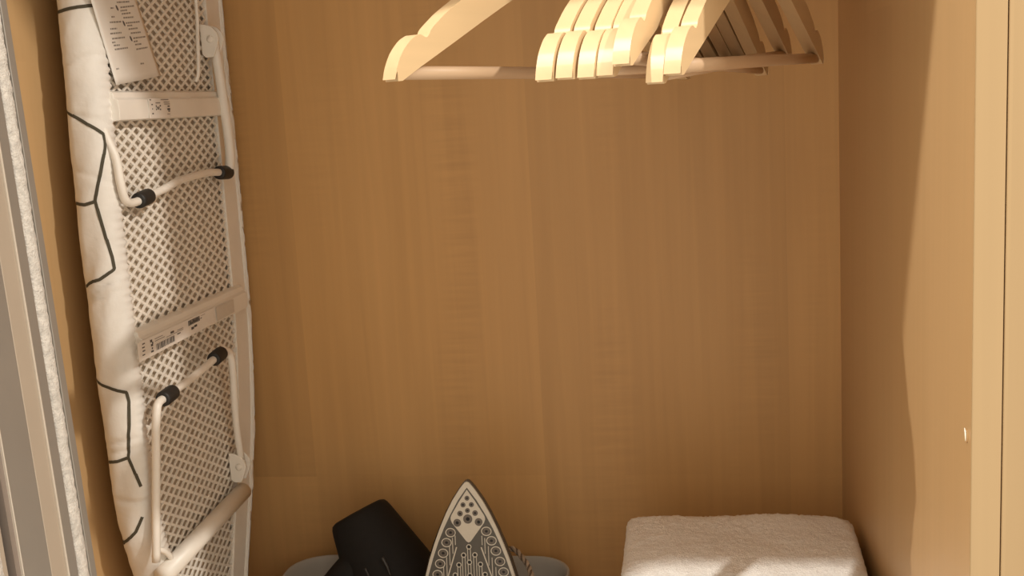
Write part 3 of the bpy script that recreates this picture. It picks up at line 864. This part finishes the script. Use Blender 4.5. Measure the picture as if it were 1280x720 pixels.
def ann(mb, a, b_, rx, ry, w, d, n=20):
    vv = []
    for k in range(n):
        c_, s_ = math.cos(2 * math.pi * k / n), math.sin(2 * math.pi * k / n)
        vv += [S(a + rx * c_, b_ + ry * s_, d - 0.5), S(a + rx * c_, b_ + ry * s_, d), S(a + (rx - w) * c_, b_ + (ry - w) * s_, d), S(a + (rx - w) * c_, b_ + (ry - w) * s_, d - 0.5)]
    ff_ = []
    for k in range(n):
        m_ = (k + 1) % n
        for e_ in range(3):
            ff_.append((k * 4 + e_, m_ * 4 + e_, m_ * 4 + e_ + 1, k * 4 + e_ + 1))
    mb.add(vv, ff_)
def steam_hole(a, b_, r_out, r_in, d):
    """round countersunk hole: dark ring with a black centre"""
    m1 = MB(); ann(m1, a, b_, r_out, r_out, r_out - r_in, d)
    h = m1.build('steam_hole', 'sole_ring', sole)
    m2 = MB(); disc(m2, a, b_, r_in * 1.05, r_in * 1.05, d - 0.3); m2.build('hole_centre', 'steam_hole_black', h)
for (a, b_, r) in ((0, 213.9, 2.7), (-4.7, 206.6, 2.8), (4.6, 206.8, 2.8), (0, 200.3, 2.7), (-8.4, 197.0, 3.1), (8.4, 197.5, 3.1), (-11.9, 186.8, 4.3), (12.0, 187.7, 4.3), (0, 191.0, 5.1)):
    steam_hole(a, b_, r, r * 0.42, 1.0)
ringsL = [(-19.9, 175.9), (-24.8, 164.8), (-29.1, 153.0), (-32.9, 141.3), (-36.2, 129.3), (-39.0, 117), (-41.3, 104.5), (-42.9, 92), (-43.7, 79.5), (-43.6, 67), (-42.4, 54.5), (-39.5, 42.5)]
ringsR = [(20.1, 177.4), (25.4, 167.0), (29.9, 155.8), (34.0, 144.3), (37.6, 132.7), (40.4, 120.6), (42.4, 108), (43.8, 95.5), (44.3, 83), (44.0, 70.5), (42.7, 58), (39.8, 46)]
for (a, b_) in ringsL + ringsR:
    m0 = MB(); ann(m0, a, b_, 5.8, 5.1, 0.95, 0.75)
    rg = m0.build('ring_outline', 'sole_cream', sole)
    m1 = MB(); ann(m1, a, b_, 3.7, 3.5, 2.0, 0.6); m1.build('steam_hole', 'sole_ring', rg)
    m2 = MB(); disc(m2, a, b_, 1.75, 1.65, 0.45); m2.build('hole_centre', 'steam_hole_black', rg)
def stroke(mb, a0, b0, a1, b1, w, d=0.7):
    dx, dy = a1 - a0, b1 - b0; L_ = math.hypot(dx, dy); nx, ny = -dy / L_ * w / 2, dx / L_ * w / 2
    mb.prism([(a0 + nx, b0 + ny), (a1 + nx, b1 + ny), (a1 - nx, b1 - ny), (a0 - nx, b0 - ny)], lambda a, b_: S(a, b_, d), lambda a, b_: S(a, b_, 0.1))
cc = [(0.0, 160.2, 143.2), (-6.2, 151.0, 118), (6.4, 151.4, 118), (0.0, 143.2, 128.6), (-11.8, 140.2, 106), (12.2, 141.0, 106), (-16.4, 128.8, 94), (0.0, 128.6, 60), (17.0, 129.8, 94), (-21, 117, 60), (21, 117, 60), (-6.2, 118, 70), (6.4, 118, 70), (-11.8, 106, 60), (12.2, 106, 60)]
for (a, b_, be) in cc:
    m0 = MB(); ann(m0, a, b_, 2.9, 2.9, 0.85, 0.75, 16)
    stroke(m0, a - 1.55, b_ - 2.5, a - 1.55, be + 2.5, 0.75); stroke(m0, a + 1.55, b_ - 2.5, a + 1.55, be + 2.5, 0.75)
    rg = m0.build('channel_outline', 'sole_cream', sole)
    m2 = MB(); disc(m2, a, b_, 1.35, 1.35, 0.45); m2.build('hole_centre', 'steam_hole_black', rg)
for sgn in (-1, 1):
    m0 = MB(); stroke(m0, sgn * 13.7, 159.8, sgn * 24.0, 128.6, 1.3); stroke(m0, sgn * 24.0, 128.6, sgn * 31, 95, 1.3)
    m0.build('slant_line', 'sole_cream', sole)
    for (a, t, b_) in ((14.9, 172.5, 162.3), (18.0, 170.0, 152.6), (21.7, 161.0, 139.8), (25.4, 148.5, 127.6), (29.2, 138, 118), (32.0, 126, 106)):
        m0 = MB(); stroke(m0, sgn * a, t, sgn * a, b_, 0.75); m0.build('comb_line', 'sole_cream', sole)

# braided cord leaving the iron
cordp = [(-0.245, -0.070, 0.075), (-0.232, -0.080, 0.118), (-0.222, -0.088, 0.1335), (-0.2135, -0.0945, 0.1372), (-0.205, -0.100, 0.1370), (-0.197, -0.110, 0.1332), (-0.190, -0.120, 0.1295), (-0.1855, -0.130, 0.1262), (-0.182, -0.142, 0.122), (-0.178, -0.165, 0.100), (-0.182, -0.19, 0.06), (-0.20, -0.215, 0.02), (-0.24, -0.235, 0.0105)]
cpath = resample(catmull([Vector(p) - Vector(IR.location) for p in cordp], 10), 0.0012, closed=False)
cd = MB().tube(cpath, 0.0026, 10).build('power_cord', 'cord_dark', IR, smooth=True)
for ph in (0.0, math.pi):
    hel = []
    for i, p in enumerate(cpath):
        t = (cpath[min(i + 1, len(cpath) - 1)] - cpath[max(i - 1, 0)]).normalized()
        a1 = t.cross(Vector((0.2, 1, 0.1))).normalized(); a2 = t.cross(a1)
        an = ph + i * 0.0012 * 2 * math.pi / 0.021
        hel.append(p + (a1 * math.cos(an) + a2 * math.sin(an)) * 0.0013)
    MB().tube(hel, 0.0021, 8).build('braid_strand', 'cord_light', cd, smooth=True)

# ================================================================== HAIR DRYER
HD = tag(empty('hair_dryer', (-0.33, -0.16, 0.008)), 'black hair dryer lying nozzle up in the tray beside the iron', 'hair dryer')
HO = Vector(HD.location)
ax = Vector((-0.47, 0.22, 0.855)).normalized()
noz = Vector((-0.3985, -0.075, 0.1745)) - HO
bp_ = [(-0.165, 0.022), (-0.163, 0.036), (-0.155, 0.048), (-0.140, 0.0560), (-0.120, 0.0585), (-0.105, 0.0575), (-0.085, 0.0545), (-0.06, 0.0490), (-0.035, 0.0435), (-0.012, 0.0385), (-0.006, 0.0368), (-0.002, 0.0345), (0.0, 0.0300), (-0.004, 0.0295), (-0.03, 0.0285)]
hb = MB().lathe(bp_, noz, ax, 48).build('barrel', 'black_plastic', HD, smooth=True)
hstart = noz - ax * 0.075
hd_path = [Vector(p) - HO for p in ((-0.372, -0.090, 0.130), (-0.3876, -0.100, 0.1241), (-0.4063, -0.120, 0.1098), (-0.4290, -0.135, 0.0847), (-0.4459, -0.150, 0.0571), (-0.452, -0.165, 0.036))]
MB().tube(catmull(hd_path, 5), [0.024 - 0.005 * min(1, i / 16) for i in range(26)], 20).build('handle', 'black_plastic', HD, smooth=True)
for pts_, w_ in ((((-0.3532, -0.1395, 0.1444), (-0.3474, -0.1425, 0.1348), (-0.3435, -0.1450, 0.1241)), 0.0024), (((-0.3751, -0.1380, 0.1307), (-0.3701, -0.1410, 0.1220), (-0.3670, -0.1425, 0.1150)), 0.0016)):  # thin grey tubes standing in for reflection streaks on the black barrel
    MB().tube(catmull([Vector(p) - HO for p in pts_], 5), [w_ * (1.0 - 0.07 * i) for i in range(11)], 8).build('highlight_streak', 'highlight_grey', HD, smooth=True)

# ================================================================== TOWEL
tw = tag(empty('bath_towel', (0.046, -0.255, 0.0)), 'thick white terry towel folded beside the right panel', 'towel')
TWO = Vector(tw.location)
TZ = 0.190
TXL, TXR, TYB, TYF = -0.0745, 0.1690, -0.114, -0.45
def towel_pt(x, y, z, n_):
    k = 0.0011 * noise.noise((x * 330, y * 330, z * 330)) + 0.0010 * noise.noise((x * 700, y * 700, z * 700)) + 0.0010 * noise.noise((x * 60, y * 60, z * 60))
    return Vector((x, y, z)) + Vector(n_) * k - TWO
def top_z(x, y):
    u = (x - TXL) / (TXR - TXL)
    return TZ - 0.006 * max(0, 0.22 - u) / 0.22 + 0.003 * noise.noise((x * 12, y * 12, 0.3)) - 0.0015
NXT, NYT, NZ, LAY = 104, 142, 84, 4
hw, hh = (TXR - TXL) / 2, (TYB - TYF) / 2
c0 = Vector(((TXL + TXR) / 2, (TYB + TYF) / 2, 0))
def foot_pt(u, v):
    """u, v in -1..1 -> rounded, slightly skewed rectangle"""
    x, y = u * hw, v * hh
    r = 0.028 if (u > 0 and v > 0) else (0.010 if v > 0 else 0.020)
    dx, dy = abs(x) - (hw - r), abs(y) - (hh - r)
    if dx > 0 and dy > 0:
        nx_ = dx * math.sqrt(1 - dy * dy / (2 * r * r)); ny_ = dy * math.sqrt(1 - dx * dx / (2 * r * r))
        x = math.copysign(hw - r + nx_, x); y = math.copysign(hh - r + ny_, y)
    if x > 0:
        x -= 0.014 * (0.5 - 0.5 * v) * (x / hw)
    return Vector((c0.x + x, c0.y + y, 0))
def lobe_inset(h):
    lf = (h * LAY) % 1.0 if h < 1 else 1.0
    if h > 1 - 0.5 / LAY:
        return 0.006 * (1 - math.sqrt(max(0.0, 1 - (2 * lf - 1) ** 4)))
    return 0.007 * (1 - math.sqrt(max(0.0, 1 - (2 * lf - 1) ** 2)))
vs_, fs_ = [], []
for j in range(NYT + 1):
    for i in range(NXT + 1):
        u, v = 2 * i / NXT - 1, 2 * j / NYT - 1
        k = 1 - 0.006 / hw
        p = foot_pt(u, v); p = c0 + (p - c0) * k
        edge = min(1 - abs(u), (1 - abs(v)) * hh / hw) * hw
        vs_.append(towel_pt(p.x, p.y, top_z(p.x, p.y) + 0.0015 * min(1, edge / 0.006), (0, 0, 1)))
for j in range(NYT):
    for i in range(NXT):
        o = j * (NXT + 1) + i
        fs_.append((o, o + 1, o + NXT + 2, o + NXT + 1))
bord = [(i, 0) for i in range(NXT)] + [(NXT, j) for j in range(NYT)] + [(i, NYT) for i in range(NXT, 0, -1)] + [(0, j) for j in range(NYT, 0, -1)]
prev = [j * (NXT + 1) + i for i, j in bord]
pts = [foot_pt(2 * i / NXT - 1, 2 * j / NYT - 1) for i, j in bord]
nbd = len(pts)
nr_ = []
for i in range(nbd):
    t = pts[(i + 2) % nbd] - pts[(i - 2) % nbd]; nr_.append(Vector((t.y, -t.x, 0)).normalized())
for q_ in range(NZ - 1, -1, -1):
    h = q_ / NZ
    base = len(vs_)
    for i in range(nbd):
        p = pts[i] - nr_[i] * lobe_inset(h)
        up_ = max(0, (h - 0.93) / 0.07)
        vs_.append(towel_pt(p.x, p.y, top_z(pts[i].x, pts[i].y) * h, (nr_[i].x * (1 - up_ * 0.6), nr_[i].y * (1 - up_ * 0.6), up_)))
    for i in range(nbd):
        k = (i + 1) % nbd
        fs_.append((prev[i], base + i, base + k, prev[k]))
    prev = list(range(base, base + nbd))
fs_.append(tuple(prev))
MB().add(vs_, fs_).build('folded_cloth', 'terry', tw, smooth=True)
